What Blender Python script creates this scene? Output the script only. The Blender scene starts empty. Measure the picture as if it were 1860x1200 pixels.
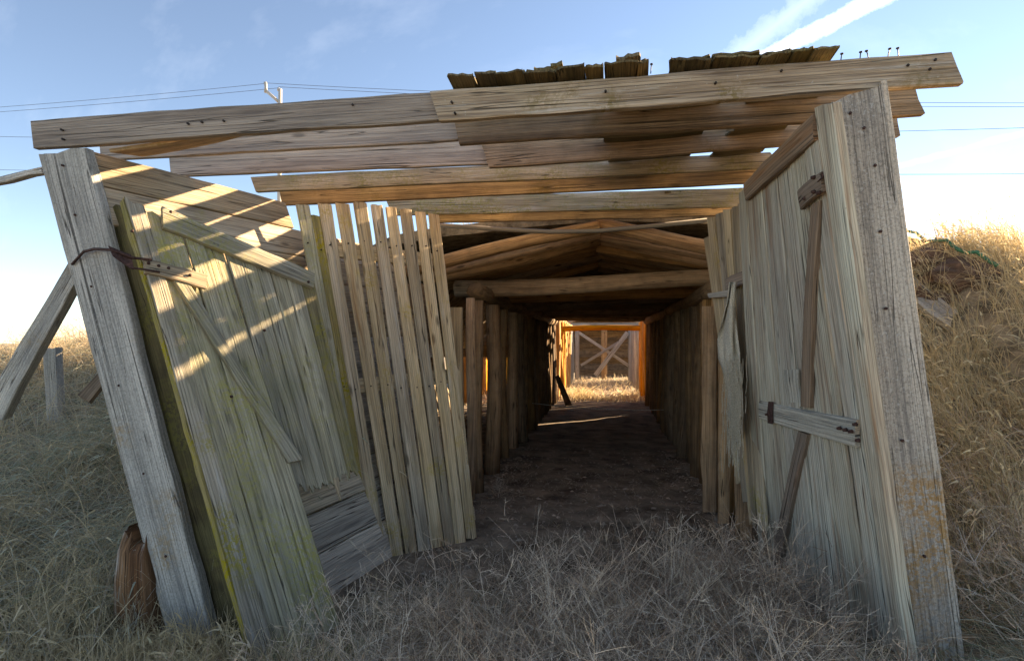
import bpy, math, random
import numpy as np
from mathutils import Vector, Matrix, Euler
random.seed(7); rng = np.random.default_rng(7)
R = math.radians
scene = bpy.context.scene
C = scene.collection

# ------------------------------------------------------------------ camera
CAM = Vector((0, 0, 1.5)); FPX = 1033.3
cd = bpy.data.cameras.new('camera'); cam = bpy.data.objects.new('camera', cd); C.objects.link(cam)
cam.location = CAM; cam.rotation_euler = (R(91.2), 0, R(9.3))
cd.sensor_width = 36; cd.lens = 20; cd.clip_start = .05; cd.clip_end = 3000
scene.camera = cam
MC = Euler(cam.rotation_euler).to_matrix()

# ------------------------------------------------------------------ sun, sky, exposure
SUN_EL = 18.0; SUN_AZ = 47.0          # azimuth from +Y (down the cellar) towards +X
to_sun = Vector((math.sin(R(SUN_AZ))*math.cos(R(SUN_EL)), math.cos(R(SUN_AZ))*math.cos(R(SUN_EL)), math.sin(R(SUN_EL))))
sd = bpy.data.lights.new('sun', 'SUN'); sun = bpy.data.objects.new('sun', sd); C.objects.link(sun)
sd.energy = 5.0; sd.angle = R(.55); sd.color = (1, .74, .46)
sun.rotation_euler = to_sun.to_track_quat('Z', 'Y').to_euler(); sun.location = (6, 6, 8)
scene.view_settings.view_transform = 'Standard'; scene.view_settings.look = 'None'
scene.view_settings.gamma = 1; scene.view_settings.exposure = 2.46
scene.view_settings.use_curve_mapping = False

def ray(px, py):
    return MC @ Vector(((px-930)/FPX, (600-py)/FPX, -1))
def P(px, py, Y):                     # pixel seen at world depth Y
    d = ray(px, py); return CAM + d*(Y/d.y)
def G(px, py, z):                     # pixel seen on a level z
    d = ray(px, py); return CAM + d*((z-CAM.z)/d.z)

world = bpy.data.worlds.new('World'); scene.world = world; world.use_nodes = True
def world_nodes():
    nt = world.node_tree; nt.nodes.clear(); L = nt.links.new
    N = nt.nodes.new
    out = N('ShaderNodeOutputWorld'); bg = N('ShaderNodeBackground'); bg.inputs[1].default_value = .052
    sky = N('ShaderNodeTexSky'); sky.sky_type = 'NISHITA'; sky.sun_disc = False
    sky.sun_elevation = R(SUN_EL); sky.sun_rotation = R(SUN_AZ)
    sky.air_density = 1.0; sky.dust_density = .05; sky.ozone_density = 1.0; sky.altitude = 2200
    tc = N('ShaderNodeTexCoord')
    def math_(op, a, b=None, clamp=False):
        m = N('ShaderNodeMath'); m.operation = op; m.use_clamp = clamp
        for i, v in enumerate((a, b)):
            if v is None: continue
            if isinstance(v, (int, float)): m.inputs[i].default_value = v
            else: L(v, m.inputs[i])
        return m.outputs[0]
    def noise(scale, detail=5, stretch=None, rough=.6):
        n = N('ShaderNodeTexNoise'); n.inputs['Scale'].default_value = scale; n.inputs['Detail'].default_value = detail
        n.inputs['Roughness'].default_value = rough
        if stretch is not None:
            mp = N('ShaderNodeMapping'); mp.inputs['Scale'].default_value = stretch; mp.inputs['Rotation'].default_value = (0, 0, .6)
            L(tc.outputs['Generated'], mp.inputs[0]); L(mp.outputs[0], n.inputs['Vector'])
        else: L(tc.outputs['Generated'], n.inputs['Vector'])
        return n.outputs['Fac']
    n1 = noise(26, 7, rough=.7); n2 = noise(5, 4); n3 = noise(2.2, 6, (1, 5, 3))
    total = None
    # condensation trails and wisps: bands along great circles of the sky
    for (p, q, w, amt, rag) in (((1605, -10), (1415, 92), .013, 1.0, .9), ((1480, -10), (1350, 92), .02, .25, 1.6),
                               ((1650, 392), (1860, 335), .005, .75, 1.0), ((1680, 392), (1860, 366), .006, .7, 1.0),
                               ((1700, 460), (1860, 470), .01, .25, 1.2), ((1640, 300), (1760, 268), .005, .16, 1.5)):
        a = ray(*p).normalized(); b = ray(*q).normalized(); n = a.cross(b).normalized()
        dp = N('ShaderNodeVectorMath'); dp.operation = 'DOT_PRODUCT'
        L(tc.outputs['Generated'], dp.inputs[0]); dp.inputs[1].default_value = n
        dist = math_('ABSOLUTE', dp.outputs['Value'])
        ww = math_('MULTIPLY', math_('ADD', math_('MULTIPLY', math_('SUBTRACT', n1, .5), rag*2.2), 1.0), w)
        ww = math_('MAXIMUM', ww, .0004)
        m = math_('SUBTRACT', 1.0, math_('DIVIDE', dist, ww), True)
        m = math_('POWER', m, .7)
        m = math_('MULTIPLY', m, amt)
        dq = N('ShaderNodeVectorMath'); dq.operation = 'DOT_PRODUCT'
        L(tc.outputs['Generated'], dq.inputs[0]); dq.inputs[1].default_value = ((a+b)/2).normalized()
        m = math_('MULTIPLY', m, math_('MULTIPLY', math_('SUBTRACT', dq.outputs['Value'], .8), 12, True))
        total = m if total is None else math_('MAXIMUM', total, m)
    # thin high cirrus veil everywhere
    ci = math_('MULTIPLY', math_('SUBTRACT', n3, .52), 1.6, True)
    ci = math_('MULTIPLY', ci, math_('MULTIPLY', n2, .55))
    total = math_('MAXIMUM', total, ci)
    veil = N('ShaderNodeHueSaturation'); veil.inputs["Saturation"].default_value = .88; L(sky.outputs[0], veil.inputs['Color'])
    mix = N('ShaderNodeMixRGB'); L(total, mix.inputs[0]); L(veil.outputs[0], mix.inputs[1])
    br = N('ShaderNodeMixRGB'); br.blend_type = 'ADD'; br.inputs[0].default_value = 1
    L(veil.outputs[0], br.inputs[1]); br.inputs[2].default_value = (5.0, 4.7, 4.2, 1)
    L(br.outputs[0], mix.inputs[2])
    L(mix.outputs[0], bg.inputs[0]); L(bg.outputs[0], out.inputs[0])
world_nodes()

# ------------------------------------------------------------------ materials
def wood(name, dark, mid, light, lichen=0, lcol=(.30, .27, .05), speck=0, dirt=0, bleach=0, rust=0, lscale=3.0, grain=1.0, knots=.5, var=.35):
    m = bpy.data.materials.new(name); m.use_nodes = True
    nt = m.node_tree; N = nt.nodes.new; L = nt.links.new
    k_ = 1.22 if max(light) > .38 else 1.0
    dark = tuple(c*.86 for c in dark); mid = tuple(c*k_*w_ for c, w_ in zip(mid, (1.05, 1, .92))); light = tuple(min(.72, c*k_*w_) for c, w_ in zip(light, (1.05, 1, .92)))
    b = nt.nodes['Principled BSDF']; b.inputs['Roughness'].default_value = .88
    b.inputs['Specular IOR Level'].default_value = .2
    uv = N('ShaderNodeUVMap'); geo = N('ShaderNodeNewGeometry'); oi = N('ShaderNodeObjectInfo')
    def noise(vec, scale, detail=4, rough=.6, dist=0):
        n = N('ShaderNodeTexNoise'); n.inputs['Scale'].default_value = scale; n.inputs['Detail'].default_value = detail
        n.inputs['Roughness'].default_value = rough; n.inputs['Distortion'].default_value = dist
        L(vec, n.inputs['Vector']); return n.outputs['Fac']
    def mp(sx, sy, loc=0):
        k = N('ShaderNodeMapping'); k.inputs['Scale'].default_value = (sx, sy, 1); k.inputs['Location'].default_value = (loc, loc*1.7, 0)
        L(uv.outputs[0], k.inputs[0]); return k.outputs[0]
    def ramp(v, p0, p1, c0=0., c1=1.):
        r = N('ShaderNodeMapRange'); r.inputs[1].default_value = p0; r.inputs[2].default_value = p1
        r.inputs[3].default_value = c0; r.inputs[4].default_value = c1; L(v, r.inputs[0]); return r.outputs[0]
    def mix(f, a, c, mode='MIX'):
        x = N('ShaderNodeMixRGB'); x.blend_type = mode
        for i, v in enumerate((f, a, c)):
            if isinstance(v, (int, float)): x.inputs[i].default_value = v
            elif isinstance(v, tuple): x.inputs[i].default_value = (*v, 1)
            else: L(v, x.inputs[i])
        return x.outputs[0]
    def mul(a, c):
        x = N('ShaderNodeMath'); x.operation = 'MULTIPLY'
        for i, v in enumerate((a, c)):
            if isinstance(v, (int, float)): x.inputs[i].default_value = v
            else: L(v, x.inputs[i])
        return x.outputs[0]
    g = noise(mp(1.6, 55), 1, 3, .65, 0)
    f = noise(mp(5, 230, 3), 1, 1, .6)
    s = noise(mp(.8, 9, 7), 1, 3, .55, 0)
    bl = noise(mp(2.2, 5, 11), 1, 4, .7)
    # growth-ring figure
    w = N('ShaderNodeTexWave'); w.wave_type = 'BANDS'; w.bands_direction = 'Y'; w.inputs['Scale'].default_value = 9
    w.inputs['Distortion'].default_value = 7; w.inputs['Detail'].default_value = 3; w.inputs['Detail Scale'].default_value = .6
    L(mp(.35, 1.9, 5), w.inputs['Vector'])
    col = mix(ramp(g, .35, .63), dark, mid)
    col = mix(ramp(s, .38, .68), col, light)
    col = mix(mul(ramp(w.outputs['Fac'], .0, .35, 1, 0), .38*grain), col, dark)
    col = mix(mul(ramp(f, .5, .72), .35), col, light)
    # blotches
    col = mix(mul(ramp(bl, .52, .75), .3), col, tuple(c*.55 for c in mid))
    # checks (long dark cracks)
    ck = noise(mp(.55, 26, 17), 1, 1, .5, 0)
    a = N('ShaderNodeMath'); a.operation = 'SUBTRACT'; L(ck, a.inputs[0]); a.inputs[1].default_value = .5
    ab = N('ShaderNodeMath'); ab.operation = 'ABSOLUTE'; L(a.outputs[0], ab.inputs[0])
    crack = mul(ramp(ab.outputs[0], .0, .011, 1, 0), ramp(s, .40, .56))
    col = mix(mul(crack, .85), col, (.018, .014, .011))
    # knots
    vo = N('ShaderNodeTexVoronoi'); vo.inputs['Scale'].default_value = 1; L(mp(2.3, 7.5, 23), vo.inputs['Vector'])
    col = mix(mul(ramp(vo.outputs['Distance'], .07, .16, 1, 0), knots), col, tuple(c*.45 for c in dark))
    # nail specks / insect holes
    vo2 = N('ShaderNodeTexVoronoi'); vo2.inputs['Scale'].default_value = 1; L(mp(13, 22, 31), vo2.inputs['Vector'])
    col = mix(mul(ramp(vo2.outputs['Distance'], .04, .08, 1, 0), .35), col, (.04, .03, .025))
    pos = geo.outputs['Position']
    if speck:
        sp = noise(pos, 70, 5, .8)
        col = mix(mul(ramp(sp, .47, .68), speck), col, tuple(c*.5 for c in dark))
        sp2 = noise(pos, 60, 2, .6)
        col = mix(mul(ramp(sp2, .6, .68), speck*.6), col, (.56, .55, .52))
    if bleach:
        bz = noise(mp(1.1, 14, 41), 1, 5, .7)
        col = mix(mul(ramp(bz, .56, .66), bleach), col, (.62, .60, .56))
        fl = noise(pos, 42, 4, .7)
        col = mix(mul(ramp(fl, .66, .7), bleach), col, (.62, .62, .58))
    if dirt:
        dz = noise(pos, 4.5, 5, .65)
        col = mix(mul(ramp(dz, .45, .65), dirt), col, (.07, .055, .04))
    if rust:
        rz = noise(mp(.7, 11, 47), 1, 4, .6)
        col = mix(mul(ramp(rz, .57, .7), rust), col, (.30, .12, .035))
    if lichen:
        l1 = noise(pos, lscale, 3, .5); l2 = noise(pos, 38, 4, .75)
        lm = mul(ramp(l1, .62-.25*lichen, .74-.12*lichen), ramp(l2, .46, .54))
        col = mix(mul(lm, min(.9, .5+.4*lichen)), col, lcol)
        l3 = noise(pos, lscale*.8, 3, .5); 
        col = mix(mul(ramp(l3, .5, .72), .45*lichen), col, (.17, .18, .09))
    # board to board variation
    hs = N('ShaderNodeHueSaturation'); L(col, hs.inputs['Color'])
    L(ramp(oi.outputs['Random'], 0, 1, 1-var*.75, 1+var*.55), hs.inputs['Value'])  # per board
    k2 = N('ShaderNodeMath'); k2.operation = 'FRACT'; L(mul(oi.outputs['Random'], 7.31), k2.inputs[0])
    L(ramp(k2.outputs[0], 0, 1, .92, 1.28), hs.inputs['Saturation'])
    L(hs.outputs[0], b.inputs['Base Color'])
    h = N('ShaderNodeMath'); h.operation = 'SUBTRACT'
    hh = N('ShaderNodeMath'); hh.operation = 'ADD'; L(mul(g, .9), hh.inputs[0]); L(mul(f, .6), hh.inputs[1])
    L(hh.outputs[0], h.inputs[0]); L(mul(crack, 1.4), h.inputs[1])
    bp = N('ShaderNodeBump'); bp.inputs['Strength'].default_value = 1.0; bp.inputs['Distance'].default_value = .008
    L(h.outputs[0], bp.inputs['Height']); L(bp.outputs[0], b.inputs['Normal'])
    return m

def plain(name, col, rough=.7, metal=0, nscale=30, var=.4, bump=.3, col2=None):
    m = bpy.data.materials.new(name); m.use_nodes = True
    nt = m.node_tree; b = nt.nodes['Principled BSDF']; L = nt.links.new
    geo = nt.nodes.new('ShaderNodeNewGeometry'); n = nt.nodes.new('ShaderNodeTexNoise')
    n.inputs['Scale'].default_value = nscale; n.inputs['Detail'].default_value = 7; n.inputs['Roughness'].default_value = .68
    L(geo.outputs['Position'], n.inputs['Vector'])
    r = nt.nodes.new('ShaderNodeValToRGB'); L(n.outputs['Fac'], r.inputs[0])
    c2 = col2 or tuple(min(1, c*(1+var)) for c in col)
    r.color_ramp.elements[0].position = .35; r.color_ramp.elements[0].color = (*[c*(1-var) for c in col], 1)
    r.color_ramp.elements[1].position = .66; r.color_ramp.elements[1].color = (*c2, 1)
    L(r.outputs[0], b.inputs['Base Color']); b.inputs['Roughness'].default_value = rough; b.inputs['Metallic'].default_value = metal
    b.inputs['Specular IOR Level'].default_value = .25
    bp = nt.nodes.new('ShaderNodeBump'); bp.inputs['Strength'].default_value = bump; bp.inputs['Distance'].default_value = .02
    L(n.outputs['Fac'], bp.inputs['Height']); L(bp.outputs[0], b.inputs['Normal'])
    return m

def grass_mat(name, trans=.45):
    m = bpy.data.materials.new(name); m.use_nodes = True
    nt = m.node_tree; b = nt.nodes['Principled BSDF']; L = nt.links.new
    at = nt.nodes.new('ShaderNodeAttribute'); at.attribute_name = 'tint'
    L(at.outputs['Color'], b.inputs['Base Color']); b.inputs['Roughness'].default_value = .6
    b.inputs['Specular IOR Level'].default_value = .3
    t = nt.nodes.new('ShaderNodeBsdfTranslucent'); L(at.outputs['Color'], t.inputs[0])
    mx = nt.nodes.new('ShaderNodeMixShader'); mx.inputs[0].default_value = trans
    L(b.outputs[0], mx.inputs[1]); L(t.outputs[0], mx.inputs[2]); L(mx.outputs[0], nt.nodes['Material Output'].inputs[0])
    return m

M = dict(
  post=wood('weathered_post_wood', (.20, .195, .185), (.34, .335, .32), (.47, .46, .44), speck=.55, lichen=.25, lcol=(.33, .2, .05), lscale=2.2, knots=.3),
  post_right=wood('speckled_post_wood', (.22, .20, .18), (.38, .355, .325), (.50, .47, .43), speck=.75, lichen=.42, lcol=(.36, .19, .04), lscale=1.6, knots=.3),
  beam=wood('grey_beam_wood', (.19, .165, .15), (.31, .28, .26), (.40, .365, .34), knots=.6, bleach=.12),
  beam_old=wood('mossy_beam_wood', (.14, .105, .08), (.34, .28, .22), (.50, .44, .37), lichen=.45, lcol=(.16, .12, .03), bleach=.5, knots=.4),
  beam_brown=wood('brown_beam_wood', (.13, .095, .068), (.27, .205, .145), (.39, .31, .23), lichen=.2, lcol=(.2, .15, .06), bleach=.12, dirt=.3),
  beam_green=wood('lichened_beam_wood', (.17, .14, .10), (.33, .28, .21), (.46, .41, .33), lichen=.75, lcol=(.27, .24, .07), bleach=.5),
  wall=wood('brown_wall_board', (.19, .15, .105), (.37, .305, .225), (.46, .39, .295), lichen=.12, bleach=.1, knots=.6),
  grey_wall=wood('pale_wall_board', (.24, .215, .18), (.42, .38, .325), (.52, .475, .41), knots=.5),
  wall_moss=wood('mossy_wall_board', (.075, .065, .035), (.15, .13, .065), (.23, .20, .11), lichen=.6, lcol=(.26, .24, .06), dirt=.6),
  door=wood('lichened_door_plank', (.17, .155, .115), (.32, .305, .24), (.42, .40, .325), lichen=.8, lcol=(.36, .33, .13), bleach=.2, lscale=2.4),
  door_edge=wood('flaking_stile_wood', (.20, .18, .14), (.37, .34, .29), (.48, .45, .40), lichen=.6, lcol=(.36, .31, .06), bleach=.75, lscale=2.6),
  door_yellow=wood('yellow_lichen_wood', (.17, .145, .075), (.29, .25, .135), (.40, .35, .21), lichen=.9, lcol=(.36, .30, .05), lscale=5, bleach=.15),
  slat=wood('tan_slat_wood', (.23, .18, .125), (.41, .34, .245), (.53, .46, .36), lichen=.2, lcol=(.40, .30, .06), bleach=.3, rust=.3, knots=.7),
  right=wood('silvered_door_plank', (.25, .20, .155), (.48, .42, .35), (.62, .56, .49), bleach=.25, rust=.55, knots=.25, grain=1.4, var=.22),
  right_dark=wood('brown_brace_wood', (.13, .10, .08), (.25, .195, .155), (.33, .27, .225), rust=.35),
  rail=wood('pale_rail_wood', (.25, .24, .21), (.44, .42, .37), (.54, .52, .47), bleach=.3, speck=.3, var=.1),
  shake=wood('mossy_shake_wood', (.05, .04, .025), (.13, .105, .06), (.22, .18, .11), lichen=.5, lcol=(.13, .12, .06), lscale=6),
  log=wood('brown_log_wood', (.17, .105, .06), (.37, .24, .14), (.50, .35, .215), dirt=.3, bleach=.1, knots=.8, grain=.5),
  log_dark=wood('dark_log_wood', (.09, .06, .04), (.21, .145, .09), (.31, .225, .145), dirt=.45, knots=.6, grain=.5),  # darker brown, for most wood deeper in the cellar
  log_sunglow=wood('sunglow_post_wood', (.28, .12, .035), (.50, .25, .075), (.60, .34, .12), knots=.6, grain=.6),  # orange tint paints the sun glow on the bay logs
  grey=wood('grey_frame_wood', (.19, .175, .16), (.30, .285, .265), (.40, .385, .36), knots=.4),
  stump=wood('rotten_stump_wood', (.07, .04, .026), (.19, .11, .07), (.33, .22, .15), bleach=.6, knots=.2, grain=1.5),
  rust=plain('rusty_iron', (.075, .042, .035), .75, .3, 60, .5, .4),
  nail=plain('nail_iron', (.05, .04, .035), .6, .6),
  wire=plain('wire_metal', (.09, .09, .10), .5, .5),
  pole=plain('pole_paint', (.48, .44, .39), .7),
  porcelain=plain('insulator_porcelain', (.42, .40, .37), .35),
  string=plain('string_fibre', (.5, .48, .43), .9),
  burlap=plain('burlap_weave', (.56, .50, .39), .95, 0, 120, .35, .6),
  hose=plain('green_hose_plastic', (.05, .17, .09), .5, 0, 20, .4, .1),
  rock=plain('dark_clod', (.13, .085, .06), .95, 0, 9, .55, .8),
  dust=plain('cellar_dirt', (.17, .125, .085), .98, 0, 3.2, .5, 1.0, col2=(.33, .26, .185)),
  earth=plain('earth', (.17, .135, .085), .98, 0, 7, .45, 1.0, col2=(.42, .34, .22)),
  grass=grass_mat('dry_grass'), twig=grass_mat('dry_twig', .12),
)

scene.cycles.max_bounces = 4; scene.cycles.diffuse_bounces = 3; scene.cycles.transmission_bounces = 3
# ------------------------------------------------------------------ helpers
def tag(o, label=None, cat=None, group=None, kind=None):
    if label: o['label'] = label
    if cat: o['category'] = cat
    if group: o['group'] = group
    if kind: o['kind'] = kind
    return o
def root(name, loc, label, cat, group=None):
    o = bpy.data.objects.new(name, None); C.objects.link(o); o.location = loc; o.empty_display_size = .2
    return tag(o, label, cat, group)
def wloc(o):
    v = Vector((0, 0, 0))
    while o is not None: v += o.location; o = o.parent
    return v
def link(name, verts, faces, uvs, mat, parent=None, smooth=False, origin=None):
    """verts in world space; the object's origin goes to `origin` (default: lowest middle)."""
    V = np.array([tuple(v) for v in verts], dtype=float)
    if origin is None:
        o0 = Vector(((V[:, 0].min()+V[:, 0].max())/2, (V[:, 1].min()+V[:, 1].max())/2, V[:, 2].min()))
    else: o0 = Vector(origin)
    me = bpy.data.meshes.new(name)
    me.from_pydata([tuple(r) for r in (V-np.array(o0))], [], faces)
    if uvs is not None:
        ul = me.uv_layers.new(name='UVMap')
        ul.data.foreach_set('uv', np.array([c for f in uvs for p in f for c in p], dtype=np.float32))
    if smooth: me.polygons.foreach_set('use_smooth', [True]*len(me.polygons))
    me.materials.append(mat); me.update()
    ob = bpy.data.objects.new(name, me); C.objects.link(ob)
    if parent is not None:
        ob.parent = parent; ob.location = o0-wloc(parent)
    else: ob.location = o0
    return ob

def plank(name, parent, a0, a1, b0, b1, th, mat, n=6, k=2, rag0=0., rag1=0., jit=.0025, warp=.006, away=None, cham=.005):
    """board: front face a0-a1 (one end) to b0-b1 (other end); thickness goes away from the viewer."""
    a0, a1, b0, b1 = map(Vector, (a0, a1, b0, b1))
    nrm = (b0-a0).cross(a1-a0).normalized(); cen = (a0+a1+b0+b1)/4
    ref = away if away is not None else (cen-CAM)
    if nrm.dot(ref) < 0: nrm = -nrm
    Lg = ((b0-a0).length+(b1-a1).length)/2; W = max(.005, ((a1-a0).length+(b1-b0).length)/2)
    ld = ((b0+b1)-(a0+a1)).normalized(); wd = ((a1+b1)-(a0+b0)).normalized()
    e = min(.12, .007/W)
    ts = [0, e]+[j/(k) for j in range(1, k)]+[1-e, 1]; nc = len(ts)
    r0 = [random.uniform(0, rag0) for _ in ts]; r1 = [random.uniform(0, rag1) for _ in ts]
    ph = random.uniform(0, 6); cup = random.uniform(-1, 1)*warp*.5
    V = []; UV0 = (random.uniform(0, 40), random.uniform(0, 40))
    edge = [(random.gauss(0, jit), random.gauss(0, jit)) for _ in range(n+1)]
    for side in (0, 1):
        for i in range(n+1):
            s = i/n
            for j, t in enumerate(ts):
                p = (a0.lerp(b0, s)).lerp(a1.lerp(b1, s), t)
                if i == 0: p = p+ld*r0[j]
                if i == n: p = p-ld*r1[j]
                if j == 0: p = p+wd*edge[i][0]
                if j == nc-1: p = p+wd*edge[i][1]
                z = warp*math.sin(ph+s*4.)+cup*(4*(t-.5)**2)
                if side == 0 and j in (0, nc-1): z += min(cham, th*.3)
                if side == 0 and i in (0, n): z += min(cham, th*.3)*.6
                if side == 1: z += th
                V.append(p+nrm*z)
    def idx(side, i, j): return side*(n+1)*nc+i*nc+j
    F = []; U = []
    def uvp(i, j, dv): return (UV0[0]+Lg*i/n, UV0[1]+W*ts[j]+dv)
    for i in range(n):
        for j in range(nc-1):
            F.append((idx(0, i, j), idx(0, i, j+1), idx(0, i+1, j+1), idx(0, i+1, j)))
            U.append([uvp(i, j, 0), uvp(i, j+1, 0), uvp(i+1, j+1, 0), uvp(i+1, j, 0)])
            F.append((idx(1, i, j), idx(1, i+1, j), idx(1, i+1, j+1), idx(1, i, j+1)))
            U.append([uvp(i, j, 3), uvp(i+1, j, 3), uvp(i+1, j+1, 3), uvp(i, j+1, 3)])
        for j in (0, nc-1):
            q = (idx(0, i, j), idx(0, i+1, j), idx(1, i+1, j), idx(1, i, j))
            u = [(UV0[0]+Lg*i/n, UV0[1]+6), (UV0[0]+Lg*(i+1)/n, UV0[1]+6), (UV0[0]+Lg*(i+1)/n, UV0[1]+6+th), (UV0[0]+Lg*i/n, UV0[1]+6+th)]
            if j == 0: F.append(q); U.append(u)
            else: F.append(q[::-1]); U.append(u[::-1])
    for i in (0, n):
        for j in range(nc-1):
            q = (idx(0, i, j), idx(1, i, j), idx(1, i, j+1), idx(0, i, j+1))
            u = [(UV0[0]+9, UV0[1]+W*ts[j]), (UV0[0]+9+th*.3, UV0[1]+W*ts[j]), (UV0[0]+9+th*.3, UV0[1]+W*ts[j+1]), (UV0[0]+9, UV0[1]+W*ts[j+1])]
            if i == 0: F.append(q); U.append(u)
            else: F.append(q[::-1]); U.append(u[::-1])
    # orient: front face must point at -nrm
    va, vb, vc = V[F[0][0]], V[F[0][1]], V[F[0][2]]
    if (vb-va).cross(vc-va).dot(nrm) > 0:
        F = [f[::-1] for f in F]; U = [u[::-1] for u in U]
    return link(name, V, F, U, mat, parent)

def log(name, parent, A, B, r0, r1, mat, sides=10, segs=6, wob=.02, bump=.07):
    A, B = Vector(A), Vector(B); d = (B-A); Lg = d.length; d.normalize()
    x = d.orthogonal().normalized(); y = d.cross(x)
    V = []; F = []; U = []; o = (random.uniform(0, 40), random.uniform(0, 40))
    f1, f2 = random.uniform(0, 6), random.uniform(0, 6)
    prof = [1+random.uniform(-bump, bump) for _ in range(sides)]
    for i in range(segs+1):
        s = i/segs; c = A.lerp(B, s)+x*(wob*math.sin(s*5+f1))+y*(wob*math.sin(s*4+f2))
        r = (r0+(r1-r0)*s)*(1+random.uniform(-.04, .04))
        for j in range(sides):
            a = 2*math.pi*j/sides
            V.append(c+(x*math.cos(a)+y*math.sin(a))*r*prof[j])
    rr = (r0+r1)/2
    for i in range(segs):
        for j in range(sides):
            j2 = (j+1) % sides
            F.append((i*sides+j, i*sides+j2, (i+1)*sides+j2, (i+1)*sides+j))
            u0, u1 = o[0]+Lg*i/segs, o[0]+Lg*(i+1)/segs; v0, v1 = o[1]+rr*6.28*j/sides, o[1]+rr*6.28*(j+1)/sides
            U.append([(u0, v0), (u0, v1), (u1, v1), (u1, v0)])
    F.append(tuple(range(sides))[::-1]); U.append([(o[0]+.1*math.cos(j), o[1]+.1*math.sin(j)) for j in range(sides)])
    F.append(tuple(segs*sides+j for j in range(sides))); U.append([(o[0]+.1*math.cos(j), o[1]+.1*math.sin(j)) for j in range(sides)])
    return link(name, V, F, U, mat, parent, smooth=True)

def tube(name, parent, pts, r, mat, sides=5):
    V = []; F = []
    pts = [Vector(p) for p in pts]
    for i, p in enumerate(pts):
        d = (pts[min(i+1, len(pts)-1)]-pts[max(i-1, 0)]).normalized(); x = d.cross(Vector((.13, .2, 1))).normalized(); y = d.cross(x)
        rr = r[i] if isinstance(r, (list, tuple)) else r
        for j in range(sides):
            a = 2*math.pi*j/sides; V.append(p+(x*math.cos(a)+y*math.sin(a))*rr)
    for i in range(len(pts)-1):
        for j in range(sides):
            j2 = (j+1) % sides; F.append((i*sides+j, i*sides+j2, (i+1)*sides+j2, (i+1)*sides+j))
    F.append(tuple(range(sides))[::-1]); F.append(tuple((len(pts)-1)*sides+j for j in range(sides)))
    return link(name, V, F, None, mat, parent, smooth=True)

class Plane:
    """a leaf or wall standing in the place, given by three points on it"""
    def __init__(s, a, b, c):
        s.o = Vector(a); s.n = (Vector(b)-s.o).cross(Vector(c)-s.o).normalized()
        if s.n.dot(CAM-s.o) < 0: s.n = -s.n            # towards the open side
    def q(s, px, py, off=0.):
        d = ray(px, py); o = s.o+s.n*off
        return CAM+d*((o-CAM).dot(s.n)/d.dot(s.n))
def board(name, parent, pl, pts, th, mat, off=0., **kw):
    """pts: four pixels (a0,a1,b0,b1); front face lies `off` proud of the plane"""
    return plank(name, parent, *[pl.q(x, y, off) for x, y in pts], th, mat, away=-pl.n, **kw)
def lerp2(p, q, t): return (p[0]+(q[0]-p[0])*t, p[1]+(q[1]-p[1])*t)
class YP:
    """upright plane across the entrance at depth Y"""
    def __init__(s, Y): s.Y = Y; s.n = Vector((0, -1, 0))
    def q(s, px, py, off=0.): return P(px, py, s.Y-off)

# ------------------------------------------------------------------ ground
def sst(t): t = np.clip(t, 0, 1); return t*t*(3-2*t)
_fr = rng.uniform(-1, 1, (14, 2)); _fp = rng.uniform(0, 6.28, 14)
def bumps(x, y, f=1.0):
    z = np.zeros_like(x)
    for i in range(14):
        k = f*(1+i*.45); z = z+np.sin(x*_fr[i, 0]*k*2+y*_fr[i, 1]*k*2+_fp[i])/(1+i*.5)
    return z/5
def mound(x):
    return np.where(x > 0, 2.98-.04*x*x, 2.98-.03*x*x-1.0*sst((-x-2.5)/1.6)+0*np.maximum(0, x))
def gz(x, y):
    x = np.asarray(x, float); y = np.asarray(y, float)
    base = -.10+.055*np.clip(x, 0, 2.2)+.10*np.clip(x, -3, 0)
    base = base+(-.25-base)*sst((y-2.9)/1.4)*np.where((x > -3.4) & (x < 3.2), 1, 0)
    # banks either side of the entrance
    xl = np.clip(-2.62+.42*(y-3.1)/1.1, -2.62, -1.95)
    hl = 1.78*sst((y-2.35)/5.2)
    tl = sst((xl-x)/.85)
    hr = 3.05*sst((y-2.95)/4.4)
    xr = 1.72
    tr = sst((x-xr)/.8)
    out_l = np.where(y > 6.2, sst((-4.6-x)/.5), tl)
    out_r = np.where(y > 6.2, sst((x-3.3)/.5), tr)
    m = mound(x)
    hl = np.minimum(hl, np.maximum(m, 1.3)) if False else hl; hr = np.minimum(hr, m)
    # fade of the berm behind the covered part and far to the sides
    back = 1-sst((y-16.2)/1.2)
    far_l = 1-sst((-x-12)/18)*.9
    far_r = 1-.75*sst((x-3.2)/6)
    z = base+out_l*(hl*far_l*np.where(x < 0, 1, 0))*back+out_r*(hr*far_r)*back
    rough = bumps(x, y, 1.3)*.05*(1+2.2*np.clip(out_l+out_r, 0, 1))
    rough = rough*np.where((y > 3) & (x > -2.4) & (x < 1.7), .7, 1)
    return z+rough
def make_ground():
    xs = np.concatenate([[-900, -400, -150, -60, -30, -20], np.arange(-14, -4, .5), np.arange(-4, 4.5, .1), np.arange(4.5, 14, .4), [18, 25, 40, 80, 200, 500, 900]])
    ys = np.concatenate([[-60, -20, -8, -3, 0], np.arange(1, 9, .12), np.arange(9, 34, .4), [40, 60, 100, 200, 500, 1200]])
    X, Y = np.meshgrid(xs, ys); Z = gz(X, Y)
    nx, ny = len(xs), len(ys)
    V = np.stack([X, Y, Z], -1).reshape(-1, 3)
    F = [(j*nx+i, j*nx+i+1, (j+1)*nx+i+1, (j+1)*nx+i) for j in range(ny-1) for i in range(nx-1)]
    o = link('ground', V, F, None, M['earth'], smooth=True, origin=(0, 0, 0)); o['kind'] = 'structure'
make_ground()
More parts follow.
